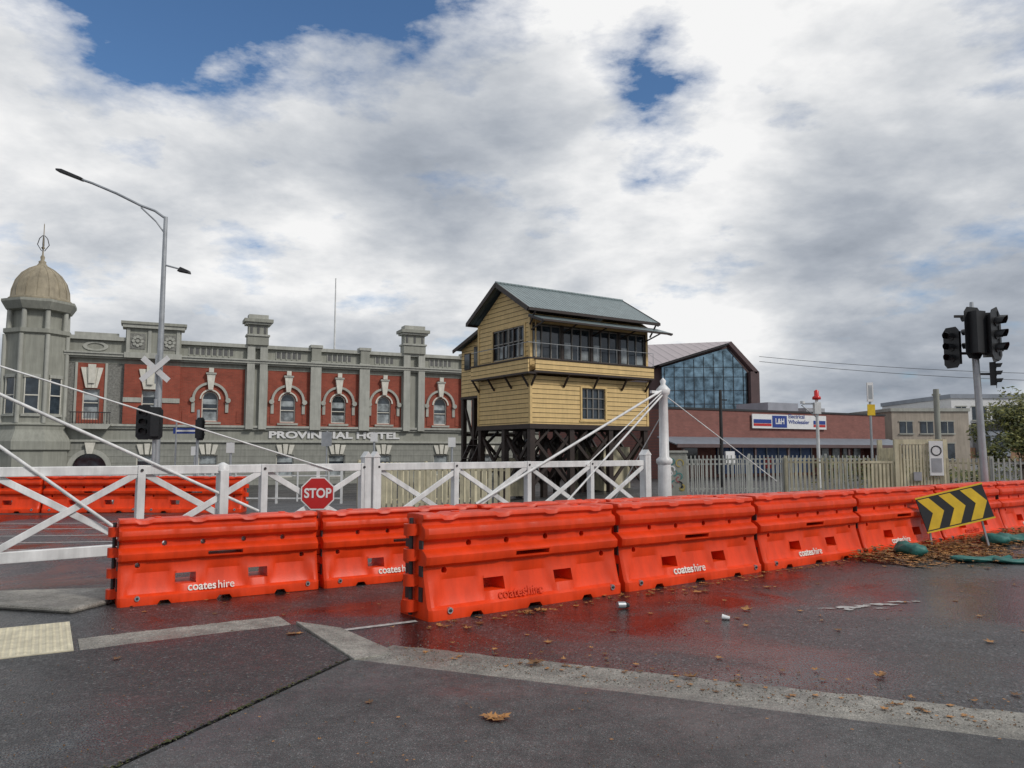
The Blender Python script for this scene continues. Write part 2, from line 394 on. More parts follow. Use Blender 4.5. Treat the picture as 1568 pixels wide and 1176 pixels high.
q.cyl((N7*PW,0,0),(N7*PW,0,1.3),.16,.145,WHITE,24); q.lathe(N7*PW,0,[(.145,1.3),(.18,1.34),(.18,1.42),(.11,1.48),(.10,2.85),(.145,2.9),(.16,3.0),(.105,3.06),(.05,3.12),(.07,3.2),(.01,3.27)],WHITE); q.obj('pivot_post',e2)
q=M()
q.box((7-3.05)*PW-.09,(7-3.05)*PW+.09,-.09,.09,0,1.52,WHITE); q.prism([((7-3.05)*PW-.11,1.52),((7-3.05)*PW+.11,1.52),((7-3.05)*PW,1.64)],-.1,.1,WHITE)
q.obj('end_post',e2,bevel=.006)
q=M(); rod(q,4.25-3.05,.65,N7,3.02,.028); rod(q,5.3-3.05,.25,N7,2.94,.022); rod(q,5.9-3.05,1.32,N7,3.0,.014)
q.cyl((N7*PW,0,2.9),(N7*PW+2.6,-1.2,.9),.012,.012,WHITE,6); q.cyl((N7*PW,0,2.5),(N7*PW+.6,2.4,.0),.012,.012,WHITE,6)
q.box(N7*PW-.42,N7*PW,-.03,.03,2.9,2.96,WHITE)
q.obj('stay_rods',e2)
p=G0+gd*PW*2.45; e=empty('stop_sign',(p.x+.06,p.y-.14,0),rad(12)); q=M()
oc=[(.27*math.cos(rad(22.5+45*i)),.95-.0+.27*math.sin(rad(22.5+45*i))) for i in range(8)]
oc2=[(.25*math.cos(rad(22.5+45*i)),.95+.25*math.sin(rad(22.5+45*i))) for i in range(8)]
q.prism(oc,-.005,.01,WSIGN); q.prism(oc2,-.009,-.0051,REDS); q.beam((0,.03,.2),(0,.03,1.3),.05,.03,WHITE); q.obj('plate',e)
text('lettering','STOP',.2,WSIGN,e,(0,-.012,.95),(rad(90),0,0),.002,.85,'CENTER',.006)

# ------------------------------------------------------------------ hotel
HA=math.atan2(.426,.905)
H=empty('hotel_building',(-28,48,-.0),HA)
def arch_wall(q,a,b,z1,d,y0,y1,m,n=10):
    c=(a+b)/2; r=(b-a)/2
    for i in range(n):
        t0=math.pi*(1-i/n); t1=math.pi*(1-(i+1)/n)
        x0,x1=c+r*math.cos(t0),c+r*math.cos(t1); za,zb=d+r*math.sin(t0),d+r*math.sin(t1)
        q.prism([(x0,za),(x1,zb),(x1,z1),(x0,z1)],y0,y1,m)
def ring(q,c,d,r0,r1,y0,y1,m,n=12,a0=0,a1=math.pi):
    for i in range(n):
        t0=a0+(a1-a0)*i/n; t1=a0+(a1-a0)*(i+1)/n
        q.prism([(c+r0*math.cos(t0),d+r0*math.sin(t0)),(c+r1*math.cos(t0),d+r1*math.sin(t0)),(c+r1*math.cos(t1),d+r1*math.sin(t1)),(c+r0*math.cos(t1),d+r0*math.sin(t1))],y0,y1,m)
def wall(q,x0,x1,z0,z1,y0,y1,m,ops):
    x=x0
    for a,b,c,d,ar in ops:
        q.box(x,a,y0,y1,z0,z1,m)
        q.box(a,b,y0,y1,z0,c,m)
        if ar: arch_wall(q,a,b,z1,d,y0,y1,m)
        else: q.box(a,b,y0,y1,d,z1,m)
        x=b
    q.box(x,x1,y0,y1,z0,z1,m)
def win(w,a,b,c,d,y,arch=False,curt=True,fm=None):
    fm=fm or STONE; top=d+((b-a)/2 if arch else 0)
    w.box(a-.05,b+.05,y,y+.03,c-.02,top+.05,GLASS)
    if curt:
        h=R.uniform(.35,.55)
        w.box(a+.08,b-.08,y-.012,y-.004,c+.05,c+(d-c)*h,GLASSL)
        w.box(a+.08,b-.08,y-.013,y-.005,c+(d-c)*R.uniform(.62,.8),d,GLASSL)
    w.box(a,a+.07,y-.07,y-.001,c,d,fm); w.box(b-.07,b,y-.07,y-.001,c,d,fm)
    w.box(a+.07,b-.07,y-.07,y-.001,c,c+.07,fm); m=(c+d)/2+.1; w.box(a+.07,b-.07,y-.07,y-.001,m-.03,m+.03,fm)
    if arch: ring(w,(a+b)/2,d,(b-a)/2-.07,(b-a)/2,y-.07,y-.001,fm,10)
    else: w.box(a+.07,b-.07,y-.07,y-.001,d-.07,d,fm)
W=M();Q=M();T=M()
T0=.35
up0,up1=3.35,7.2
wall(Q,0,1.0-.35,up0,up1,0,T0,ROUGHC,[]); wall(Q,.65,2.3,up0,up1,-.02,T0,REDB,[(1.0,1.95,3.6,5.55,False)]); wall(Q,2.3,3.3,up0,up1,0,T0,ROUGHC,[])
win(W,1.0,1.95,3.6,5.55,.2)
for x in(.62,2.3): T.box(x-.09,x+.05,-.09,-.0,up0,up1,GREYL)
T.prism([(1.15,5.6),(1.8,5.6),(2.1,6.9),(.85,6.9)],-.16,-.021,STONE)
for k in(-.33,0,.33): T.prism([(1.475+k*.6-.012,5.62),(1.475+k*.6+.012,5.62),(1.475+k+.014,6.9),(1.475+k-.014,6.9)],-.168,-.161,GREY)
T.prism([(1.3,5.9),(1.65,5.9),(1.7,7.1),(1.25,7.1)],-.26,-.17,STONE)
T.prism([(.5,3.0),(2.5,3.0),(2.7,3.3),(.3,3.3)],-.8,-.03,GREYL)
for i in range(15): T.box(.42+i*.155,.45+i*.155,-.76,-.73,3.3,4.0,DARKMET)
T.box(.38,2.66,-.78,-.71,4.0,4.06,DARKMET)
wall(Q,3.3,6.6,up0,up1,-.3,T0,REDB,[(4.36,5.25,3.6,5.55,False)])
win(W,4.36,5.25,3.6,5.55,.0)
T.box(3.28,4.34,-.36,-.3,4.75,5.05,GREYL); T.box(5.27,6.62,-.36,-.3,4.75,5.05,GREYL)
T.prism([(4.45,5.6),(5.15,5.6),(5.45,6.9),(4.15,6.9)],-.42,-.301,STONE); T.prism([(4.65,5.9),(4.98,5.9),(5.02,7.1),(4.6,7.1)],-.55,-.43,STONE)
T.box(4.2,5.42,-.42,-.301,3.4,3.58,GREYL)
bays=[(6.6,10.7,8.52),(12.2,15.1,13.6),(15.8,18.6,17.15),(19.3,21.8,20.5),(23.6,26.6,24.9),(27.3,30.3,28.8),(31,36,33.5)]
for a,b,c in bays:
    wall(Q,a,b,up0,up1,0,T0,REDB,[(c-.52,c+.52,3.6,5.1,True)])
    win(W,c-.52,c+.52,3.6,5.1,.2,True)
    ring(T,c,5.1,.56,.66,-.07,-.001,STONE,12); ring(T,c,5.1,.98,1.14,-.14,-.001,GREYL,14)
    for s in(-1,1):
        T.cyl((c+s*1.12,-.2,5.02),(c+s*1.12,-.001,5.02),.17,.17,GREYL,14)
        T.box(c+s*1.06-.1,c+s*1.06+.1,-.08,-.001,4.2,4.85,GREYL)
    T.prism([(c-.14,5.72),(c+.14,5.72),(c+.27,6.75),(c-.27,6.75)],-.25,-.002,STONE); T.box(c-.33,c+.33,-.3,-.002,6.75,6.87,GREYL)
    T.box(c-.15,c+.15,-.33,-.2,6.87,7.19,STONE)
    T.box(c-.7,c+.7,-.14,-.001,3.42,3.56,GREYL)
    for x in(a+.35,b-.35): T.box(x-.14,x+.14,-.04,-.001,3.5,4.3,REDB)
for a,b,big in((10.7,12.2,1),(15.1,15.8,0),(18.6,19.3,0),(21.8,23.6,1),(26.6,27.3,0),(30.3,31.0,0)):
    if big:
        Q.box(a,b,-.12,T0,up0,up1,GREY)
        for x in(a+.08,b-.58): T.box(x,x+.5,-.38,-.121,up0-.25,8.75,GREYL)
        T.box(a+.05,b-.05,-.42,.5,8.9,9.5,GREY); T.box(a-.02,b+.02,-.5,.6,9.5,9.62,GREYL); T.box(a+.12,b-.12,-.36,.5,9.62,10.3,GREY)
        for k in(a+.3,(a+b)/2,b-.3): T.box(k-.07,k+.07,-.40,-.361,9.7,10.2,SLATE)
        T.box(a-.08,b+.08,-.55,.65,10.3,10.45,GREYL); T.box(a-.2,b+.2,-.68,.8,10.45,10.68,GREY); T.box(a+.1,b-.1,-.4,.5,10.68,11.0,GREYL)
    else:
        Q.box(a,b,-.1,T0,up0,up1,GREY); T.box(a-.02,b+.02,-.34,-.101,up0-.25,8.0,GREYL); T.box(a-.08,b+.08,-.42,.4,8.92,9.12,GREYL); T.box(a+.02,b-.02,-.36,.3,8.0,8.9,GREY)
Q.box(0,36,-.03,T0,7.2,7.75,GREY); T.box(-.1,36,-.42,-.031,7.62,7.78,GREYL); T.box(-.1,36,-.30,-.031,7.5,7.62,GREY); T.box(-.1,36,-.5,T0,7.78,7.88,GREYL)
Q.box(0,36,.02,T0,7.88,8.66,GREY); T.box(-.1,36,-.22,T0+.05,8.68,8.92,GREYL)
for a,b,c in bays:
    n=int((b-a-1.0)/.36)
    for i in range(n):
        x=c-n*.18+i*.36
        T.box(x+.06,x+.28,.0,.018,8.08,8.5,SLATE); T.box(x-.01,x+.05,-.03,.018,8.0,8.6,GREYL)
Q.box(0.4,2.9,-.1,.3,8.92,9.15,GREYL)
T.T=Matrix.Translation((1.6,0,8.28))@Matrix.Diagonal((2.4,1,1,1))@Matrix.Translation((-1.6,0,-8.28))
ring(T,1.6,8.28,.20,.30,-.05,.019,GREYL,20,0,2*math.pi); T.T=Matrix.Identity(4)
Q.box(3.3,6.6,-.36,.4,7.88,9.55,GREY); T.box(3.1,6.8,-.6,.6,9.55,9.78,GREYL); T.box(3.0,6.9,-.68,.7,9.78,9.95,GREY)
for c in(4.0,5.9):
    T.box(c-.45,c+.45,-.40,-.361,8.2,9.2,ROUGHC)
    for i in range(8):
        t=i*math.pi/4; T.cyl((c+.25*math.cos(t),-.47,8.7+.28*math.sin(t)),(c+.25*math.cos(t),-.401,8.7+.28*math.sin(t)),.1,.12,GREYL,8)
    T.cyl((c,-.5,8.7),(c,-.401,8.7),.1,.13,GREYL,8)
for x in(3.35,4.6,5.2,6.3): T.box(x,x+.2,-.44,-.361,7.95,9.5,GREYL)
T.box(3.25,6.65,-.55,-.361,7.6,7.95,GREYL)
T.box(-.1,36,-.28,-.0,3.2,3.345,GREYL); T.box(-.1,36,-.16,-.001,3.05,3.2,GREYL)
Q.box(0,36,-.02,T0,2.3,3.349,GREY); T.box(-.1,36,-.14,-.021,2.2,2.34,GREYL)
ops=[]
for c in(4.8,8.5,13.5,17.1,20.5,25,28.8,33.5): ops.append((c-.6,c+.6,-.2,1.35,False))
wall(Q,3.3,36,-.8,2.3,0,T0,GREYRUS,ops)
for a,b,c,d,_ in ops:
    win(W,a,b,c,d,.2,fm=STONE)
    m=(a+b)/2
    for k in(-1,0,1): T.prism([(m+k*.3-.11,1.4),(m+k*.3+.11,1.4),(m+k*.45+.17,2.05+.05*(k==0)),(m+k*.45-.17,2.05+.05*(k==0))],-.12,-.001,STONE)
wall(Q,0,3.3,-.8,2.3,0,T0,GREYRUS,[(.6,2.5,-.78,.5,True)]); W.box(.4,2.7,.25,.3,-.8,1.6,GLASS); ring(T,1.55,.5,.97,1.25,-.15,-.001,GREYL,12)
T.prism([(1.4,1.45),(1.7,1.45),(1.85,2.15),(1.25,2.15)],-.3,-.16,STONE)
Q.box(0,36,T0,14,-.8,7.6,GREY)
Q.box(3,7,3,5,7.6,8.6,REDB)
Q.obj('walls',H); T.obj('mouldings',H); W.obj('windows',H)
text('lettering','PROVINCIAL HOTEL',.64,WSIGN,H,(17.0,-.07,2.72),(rad(90),0,0),.04,1.6,'CENTER',.025)
q=M(); cx,cy=-1.6,.4
q.lathe(cx,cy,[(2.1,-.8),(2.1,1.6),(2.25,1.7),(2.25,2.2),(1.9,2.9),(1.9,3.1),(2.0,3.2),(1.78,3.35),(1.75,8.7),(1.92,8.8),(1.92,9.05),(1.4,9.1),(1.4,10.2),(1.85,10.25),(2.0,10.5),(2.12,10.7),(2.12,10.85),(1.6,10.95)],GREY,8,False)
for i in range(8):
    t=2*math.pi*(i+.5)/8; x,y=cx+1.62*math.cos(t),cy+1.62*math.sin(t)
    q.cyl((x,y,9.05),(x,y,10.22),.16,.14,GREYL,10); q.cyl((cx+1.8*math.cos(t),cy+1.8*math.sin(t),3.3),(cx+1.8*math.cos(t),cy+1.8*math.sin(t),8.7),.13,.13,GREYL,8)
q.obj('tower_shaft',H)
q=M(); q.lathe(cx,cy,[(1.72,10.9),(1.75,11.0),(1.62,11.1),(1.58,11.6),(1.42,12.15),(1.1,12.65),(.7,13.0),(.34,13.2),(.2,13.4),(.22,13.5),(.1,13.6),(.13,13.8),(.05,13.95),(.04,14.3),(.12,14.4),(.03,14.5),(.025,15.9),(0,16)],DOME,28)
for i in range(16):
    t=i*math.pi/8; q.tube([(cx+r*math.cos(t),cy+r*math.sin(t),z) for r,z in((1.63,11.1),(1.59,11.6),(1.43,12.15),(1.11,12.65),(.71,13.0),(.35,13.2))],.018,DOME,5)
for i in range(4):
    t=i*math.pi/2
    q.tube([(cx+.08*math.cos(t),cy+.08*math.sin(t),14.2),(cx+.32*math.cos(t),cy+.32*math.sin(t),14.6),(cx+.22*math.cos(t),cy+.22*math.sin(t),15.0),(cx+.05*math.cos(t),cy+.05*math.sin(t),15.2)],.025,DARKMET,6)
q.obj('dome',H)
q=M()
for k in range(8):
    t=2*math.pi*k/8
    q.T=Matrix.Translation((cx,cy,0))@Matrix.Rotation(t,4,'Z')@Matrix.Translation((1.63,0,0))@Matrix.Rotation(rad(90),4,'Z')
    q.box(-.36,.36,-.02,.02,3.9,6.0,GLASS)
    for a in(-.4,.34): q.box(a,a+.06,-.06,.03,3.85,6.05,STONE)
    q.box(-.34,.34,-.06,.03,4.95,5.02,STONE); q.box(-.5,.5,-.12,.03,3.7,3.85,GREYL); q.box(-.45,.45,-.1,.03,6.05,6.25,GREYL)
    q.box(-.55,.55,.05,.08,-.2,1.0,GLASS)
q.obj('tower_windows',H)
q=M(); q.cyl((17.2,2,7.5),(17.2,2,14.6),.08,.04,WHITE,8); q.obj('flagpole',H)

# ------------------------------------------------------------------ signal box
SA=math.atan2(.552,.834)
S=empty('railway_signal_box',(.76,32,0),SA)
LX,LY=6.65,4.2
q=M()
def wy(q,y0,y1,z0,z1,x0,x1,m,ops):
    y=y0
    for a,b,c,d in ops:
        q.box(x0,x1,y,a,z0,z1,m); q.box(x0,x1,a,b,z0,c,m); q.box(x0,x1,a,b,d,z1,m); y=b
    q.box(x0,x1,y,y1,z0,z1,m)
wall(q,0,LX,2.75,4.78,0,.12,YELLOW,[(2.75,4.05,3.0,4.35,False)])
wy(q,.12,LY,2.75,4.78,0,.12,YELLOW,[])
q.box(LX-.12,LX,.12,LY,2.75,4.78,YELLOW); q.box(.12,LX-.12,LY-.12,LY,2.75,7.4,YELLOW)
q.box(0,LX,0,.12,4.95,5.5,YELLOW)
wy(q,.12,LY,4.95,7.4,0,.12,YELLOW,[(.45,2.9,5.6,6.95)])
q.box(LX-.12,LX,.12,LY,4.95,7.4,YELLOW)
q.box(0,LX,0,.12,7.0,7.4,YELLOW)
for x0,x1 in((0,.12),(LX-.12,LX)):
    q.prism([(.0,7.4),(LY,7.4),(LY/2,8.72)],x0,x1,YELLOW,'x')
q.obj('weatherboard_walls',S)
q=M()
q.box(-.10,LX+.05,-.42,0,4.86,4.95,BROWN); q.box(-.40,-.002,-.42,LY,4.80,4.88,BROWN)
q.box(-.02,LX+.02,-.42,-.36,4.95,5.42,YELLOW); q.box(-.4,-.34,-.42,LY,4.88,5.42,YELLOW) 
q.box(-.42,LX+.04,-.46,-.33,5.42,5.48,BROWN); q.box(-.44,-.32,-.44,LY,5.421,5.481,BROWN)
q.cyl((-.38,-.4,6.1),(LX,-.4,6.1),.014,.014,GALV,6); q.cyl((-.38,-.4,6.1),(-.38,LY,6.1),.014,.014,GALV,6)
for i in range(7): q.cyl((i*LX/6,-.4,5.45),(i*LX/6,-.4,6.1),.012,.012,GALV,6)
q.obj('catwalk',S)
q=M()
for x in(0.05,1.75,3.4,5.05,6.5):
    q.beam((x,-.4,4.86),(x,-.01,4.35),.07,.07,BROWN)
for y in(.1,1.4,2.8,4.1): q.beam((-.38,y,4.82),(-.01,y,4.3),.07,.07,BROWN)
for x,y in((-.03,-.03),(LX-.09,-.03),(-.03,LY-.09)): q.box(x,x+.12,y,y+.12,2.75,4.79,YTRIM)
for x,y in((-.03,-.03),(LX-.09,-.03),(-.03,LY-.09)): q.box(x,x+.12,y,y+.12,4.96,7.39,YTRIM)
q.box(-.06,LX+.06,-.06,.14,2.55,2.745,BROWN); q.box(-.06,.14,.14,LY+.06,2.55,2.745,BROWN); q.box(LX-.14,LX+.06,.14,LY+.06,2.55,2.745,BROWN); q.box(.14,LX-.14,LY-.1,LY+.06,2.55,2.745,BROWN)
q.box(.14,LX-.14,.14,LY-.1,2.66,2.74,BROWN)
q.obj('trim',S)
q=M()
q.box(.1,LX-.1,.10,.13,5.5,7.0,GLASS)
for i in range(5):
    x=.0+i*(LX-.14)/4; q.box(x,x+.14,-.012,.1,5.5,7.0,BROWN)
FR=mat('window_frame_grey',(.24,.23,.21),.5,.2)
for i in range(4):
    a=.14+i*(LX-.14)/4; w=(LX-.14)/4-.14
    for k in range(0,4): q.box(a+w*k/3-.022,a+w*k/3+.022,.04,.099,5.52,6.98,FR)
    for z in(5.52,6.92): q.box(a,a+w,.055,.098,z,z+.045,FR)
    q.box(a+.1,a+w*.3,.086,.097,5.6,6.3,GLASSL)
    if i%2: q.box(a+w*.7,a+w-.06,.086,.097,5.6,6.0,GLASSL)
q.box(.08,.10,.42,2.93,5.58,6.97,GLASS)
for k in range(7): y=.45+k*2.45/6; q.box(.0,.079,y-.03,y+.03,5.6,6.95,FR if k%2 else BROWN)
for z in(5.6,6.3,6.9): q.box(.01,.078,.45,2.9,z,z+.05,FR)
q.box(.06,.079,.6,1.1,5.7,6.25,GLASSL); q.box(.06,.079,1.9,2.6,5.7,6.2,GLASSL)
q.box(-.03,-.002,.33,.43,5.5,7.05,YTRIM); q.box(-.03,-.002,2.92,3.02,5.5,7.05,YTRIM); q.box(-.03,-.002,.43,2.92,6.96,7.05,YTRIM)
q.box(2.7,4.1,.09,.115,2.95,4.4,GLASS)
for k in range(5): x=2.75+k*1.3/4; q.box(x-.02,x+.02,.03,.089,3.0,4.35,FR)
for z in(3.0,3.45,3.9,4.31): q.box(2.75,4.05,.035,.088,z,z+.035,FR)
for a,b,c,d in((2.65,2.74,2.95,4.42),(4.06,4.15,2.95,4.42),(2.74,4.06,4.36,4.44),(2.6,4.2,2.88,2.95)): q.box(a,b,-.04,-.002,c,d,YTRIM)
q.obj('windows',S)
q=M(); ov=.42; xr0,xr1=-.4,LX+.38; rz_,ez=8.98,7.52
yr=LY/2
for s in(-1,1):
    ye=yr+s*(LY/2+ov); th=.05
    vs=[(xr0,ye,ez),(xr1,ye,ez),(xr1,yr,rz_),(xr0,yr,rz_)]; vs+=[(x,y,z+th) for x,y,z in vs]
    q.add(vs,[(0,1,2,3),(4,5,6,7),(0,1,5,4),(1,2,6,5),(2,3,7,6),(3,0,4,7)],ROOF)
q.cyl((xr0,yr,rz_+.05),(xr1,yr,rz_+.05),.07,.07,ROOF,8)
vs=[(-.1,-.05,7.32),(LX+.55,-.05,7.32),(LX+.55,-1.05,6.98),(-.1,-1.05,6.98)]; vs+=[(x,y,z+.04) for x,y,z in vs]
q.add(vs,[(0,1,2,3),(4,5,6,7),(0,1,5,4),(1,2,6,5),(2,3,7,6),(3,0,4,7)],ROOF)
q.obj('roof',S)
q=M()
for x in(xr0-.03,xr1-.03):
    for s in(-1,1): q.beam((x+.03,yr,rz_-.04),(x+.03,yr+s*(LY/2+ov),ez-.04),.05,.2,BROWN)
q.box(xr0,xr1,-ov-.11,-ov-.0,ez-.10,ez+.02,BROWN); q.box(xr0,xr1,LY+ov,LY+ov+.1,ez-.1,ez+.02,BROWN)
q.box(-.12,LX+.57,-1.12,-1.04,6.92,7.0,BROWN); q.beam((-.1,-.05,7.28),(-.1,-1.05,6.94),.05,.1,BROWN); q.beam((LX+.55,-.05,7.28),(LX+.55,-1.05,6.94),.05,.1,BROWN)
for x in(.05,1.75,3.4,5.05,6.55): q.beam((x,-1.0,6.95),(x,-.01,6.7),.05,.05,BROWN)
for x in(-.08,LX+.1,): q.cyl((x,-.5,7.4),(x+.0,-.1,6.9),.04,.04,BROWN,8)
q.cyl((.25,-.05,7.4),(.25,-.05,5.5),.035,.035,YTRIM,8)
q.obj('fascia_and_gutters',S)
q=M(); q.box(.3,3.6,LY,LY+2.1,4.2,6.55,YELLOW)
q.prism([(LY,6.55),(LY+2.1,6.55),(LY,7.15)],.3,3.6,YELLOW,'x')
vs=[(.0,LY,7.25),(3.8,LY,7.25),(3.8,LY+2.45,6.52),(.0,LY+2.45,6.52)]; vs+=[(x,y,z+.05) for x,y,z in vs]
q.add(vs,[(0,1,2,3),(4,5,6,7),(0,1,5,4),(1,2,6,5),(2,3,7,6),(3,0,4,7)],ROOF)
q.beam((.0,LY,7.19),(.0,LY+2.45,6.46),.05,.16,BROWN)
q.box(.25,.31,LY+.25,LY+.85,5.2,6.55,BROWN); q.box(.24,.249,LY+.3,LY+.8,5.3,6.5,GLASS)
q.box(.25,.31,LY+1.2,LY+1.75,5.5,6.3,BROWN); q.box(.24,.249,LY+1.25,LY+1.7,5.55,6.25,GLASS)
q.box(.25,3.65,LY,LY+2.15,4.1,4.2,BROWN)
q.obj('annex',S)
q=M()
lx=[.12,2.2,4.4,LX-.15]; ly=[.12,LY/2,LY-.1]
def zb(x,y):
    wx=.76+x*.834-y*.552; wyy=32+x*.552+y*.834; return gz(wx,wyy)-.05
for x in lx:
    for y in ly:
        q.box(x-.12,x+.12,y-.12,y+.12,zb(x,y),2.56,BROWN)
for y in ly:
    for a,b in zip(lx[:-1],lx[1:]):
        q.beam((a,y,.1),(b,y,2.35),.08,.14,BROWN); q.beam((a,y+.09,2.35),(b,y+.09,.1),.08,.14,BROWN)
        q.beam((a,y,1.7),((a+.9),y,2.5),.1,.1,BROWN); q.beam((b,y,1.7),((b-.9),y,2.5),.1,.1,BROWN)
for x in lx:
    for a,b in zip(ly[:-1],ly[1:]):
        q.beam((x,a,.1),(x,b,2.35),.08,.14,BROWN); q.beam((x+.09,a,2.35),(x+.09,b,.1),.08,.14,BROWN)
for y in(LY+1.0,LY+2.0):
    for x in(.4,3.4): q.box(x-.1,x+.1,y-.1,y+.1,-.7,4.15,BROWN)
for x in (.4,3.4):
    q.beam((x,LY+2.0,.2),(x,LY+.1,3.8),.08,.12,BROWN); q.beam((x,LY+.1,.2),(x,LY+2.0,3.9),.08,.12,BROWN)
q.beam((.4,LY+2,2.4),(3.4,LY+2,2.4),.1,.14,BROWN)
for yy in(LY+.2,LY+1.1): q.beam((1.4,yy,4.1),(-1.0,yy,-.4),.06,.2,BROWN)
for i in range(15):
    t=(i+.5)/15; q.box(1.4-2.4*t-.12,1.4-2.4*t+.12,LY+.22,LY+1.08,4.1-4.5*t,4.14-4.5*t,BROWN)
q.obj('legs_and_bracing',S)
q=M(); q.box(4.8,6.4,1.0,3.6,-.2,1.8,CREAM); q.box(.6,1.8,2.6,3.8,-.4,1.3,CREAM); q.obj('equipment_cupboards',S)

# ------------------------------------------------------------------ right-hand buildings
e=empty('glass_fronted_building'); q=M()
yy=62
q.prism([(11.2,0),(19.8,0),(19.8,7.9),(17.9,10.3),(17.1,10.0),(12.3,8.45),(11.2,8.2)],yy+1,yy+15.5,PURPLE)
q.add([(11.0,yy+.2,8.35),(17.6,yy+.2,10.40),(22.4,yy+16,12.8),(8.0,yy+16,12.2)],[(0,1,2,3)],PINK)
q.add([(8.0,yy+16,12.2),(22.4,yy+16,12.8),(22.4,yy+16,0),(8.0,yy+16,0)],[(0,1,2,3)],PURPLE)
q.add([(11.0,yy+.2,8.35),(8.0,yy+16,12.2),(8.0,yy+16,0),(11.0,yy+.2,0)],[(0,1,2,3)],PURPLE)
q.obj('shell',e)
q=M(); q.prism([(12.2,0),(19.1,0),(19.1,8.0),(17.6,10.0),(12.2,8.4)],yy+.3,yy+.9,GLASSB); q.obj('curtain_wall',e)
q=M()
q.beam((17.6,yy+.1,10.35),(19.75,yy+.1,7.9),1.0,.3,PURPLE); q.box(19.2,19.9,yy-.4,yy+1,0,8.0,PURPLE); q.beam((11.9,yy+.1,8.5),(17.7,yy+.1,10.3),.8,.12,DARKMET)
for i in range(9): x=12.4+i*.8; q.box(x-.02,x+.02,yy+.24,yy+.299,0,min(8.35+.29*(x-12.4),8.0+1.25*(19.1-x)),DARKMET)
for z in(5.4,6.5,7.6,8.4): q.box(12.4,19.1 if z<8 else 18.8,yy+.25,yy+.29,z,z+.04,DARKMET)
q.obj('frame',e)

WA=math.atan2(.48,.877)
e=empty('brick_warehouse',(8.7,45,0),WA); q=M()
q.box(0,20.3,0,14,2.2,4.1,MAROON); q.box(-.05,20.35,-.06,.1,4.1,4.22,DARKMET); q.box(0,20.3,.8,14,0,2.2,MAROON); q.box(0,1.6,0,.8,0,2.2,MAROON); q.box(19,20.3,0,.8,0,2.2,MAROON)
q.box(12,15,3,6,4.1,5.0,BLDG); q.box(17,19,4,7,4.1,4.8,GALV)
q.obj('walls',e)
q=M(); vs=[(-.3,-1.7,1.95),(20.6,-1.7,1.95),(20.6,0,2.4),(-.3,0,2.4)]; vs+=[(x,y,z+.06) for x,y,z in vs]
q.add(vs,[(0,1,2,3),(4,5,6,7),(0,1,5,4),(1,2,6,5),(2,3,7,6),(3,0,4,7)],mat('awning_sheet',(.20,.23,.27),.5,.2)); q.box(-.3,20.6,-1.78,-1.7,1.82,2.02,PURPLE)
for i in range(8): q.box(.2+i*2.8,.32+i*2.8,-1.65,-1.53,0,1.95,PURPLE)
q.obj('awning',e)
q=M(); q.box(5.0,13.5,.7,.79,.2,1.9,mat('blue_shopfront',(.04,.12,.34),.3,.4,1.5))
for i in range(9): q.box(5+i*1.05,5.08+i*1.05,.64,.7,.2,1.9,GALV)
for i in range(4): q.box(14.5+i*1.1,15.2+i*1.1,.7,.79,.8,1.8,GLASSL)
q.box(2.2,3.4,.7,.79,.8,1.8,GLASS); q.box(9,9.8,.6,.69,.5,1.2,REDS); q.box(3.2,3.9,-1.9,-1.8,.9,1.6,WSIGN)
q.obj('shopfront',e)
e2_=empty('shop_sign',(8.7+.877*10.6+.48*.1,45+.48*10.6-.877*.1,3.5),WA); q=M(); q.box(-3.4,3.4,-.06,.0,-.45,.45,WSIGN); q.box(-1.65,-.35,-.08,-.061,-.38,.38,BLUES)
q.box(-3.3,-1.75,-.08,-.061,-.12,.12,BLUES); q.box(2.15,3.3,-.08,-.061,-.12,.12,BLUES); q.box(-3.3,-1.75,-.08,-.061,-.30,-.15,REDS); q.box(2.15,3.3,-.08,-.061,-.30,-.15,REDS); q.obj('board',e2_)
text('lettering','L&H',.5,WSIGN,e2_,(-1.0,-.085,0),(rad(90),0,0),.01,.9,'CENTER',.01)
text('lettering','Electrical\nWholesaler',.36,BLUES,e2_,(-.2,-.065,.17),(rad(90),0,0),.01,1.15,'LEFT',.004)

def simple_building(name,x0,x1,y0,y1,h,wm,wins,cols=None,parap=.25):
    e=empty(name,(x0,y0,0)); q=M(); w=x1-x0; d=y1-y0
    q.box(0,w,0,d,0,h,wm); q.box(-.1,w+.1,-.1,d+.1,h,h+parap,cols or GREYL); q.obj('walls',e)
    q=M()
    for a,b,c,dd in wins:
        q.box(a,b,-.03,-.004,c,dd,GLASS)
        q.box(a-.08,b+.08,-.07,-.031,dd,dd+.08,GREYL); q.box(a-.08,b+.08,-.1,-.031,c-.1,c,GREYL); q.box((a+b)/2-.03,(a+b)/2+.03,-.06,-.031,c,dd,GREYL)
    q.obj('windows',e); return e
simple_building('cream_office_building',29.6,35.6,60,72,4.7,BEIGE,[(.6,1.6,3.0,3.9),(2.2,3.2,3.0,3.9),(3.8,4.8,3.0,3.9),(.6,2,1,2.2),(3,4.8,1,2.2)])
e=simple_building('modern_apartment_block',36.6,47,64,76,6.0,WSIGN,[(.4,1.2,4.2,5.3),(1.7,2.9,4.2,5.3),(3.4,6.5,4.2,5.3),(.4,1.2,2.2,3.1)],BLDG,.35)
q=M(); q.box(1.6,4.2,-.8,-.11,1.2,3.3,BLDG); q.box(1.8,2.6,-.84,-.801,1.6,2.9,GLASS); q.box(3.0,3.9,-.84,-.801,1.6,2.9,GLASS); q.box(-.02,1.5,-.5,-.11,1.0,1.9,RUST); q.box(4.3,9,-.6,-.11,.8,3.4,RUST); q.box(1.5,6,-.9,-.11,3.35,3.95,DARKMET); q.obj('cladding_bays',e)
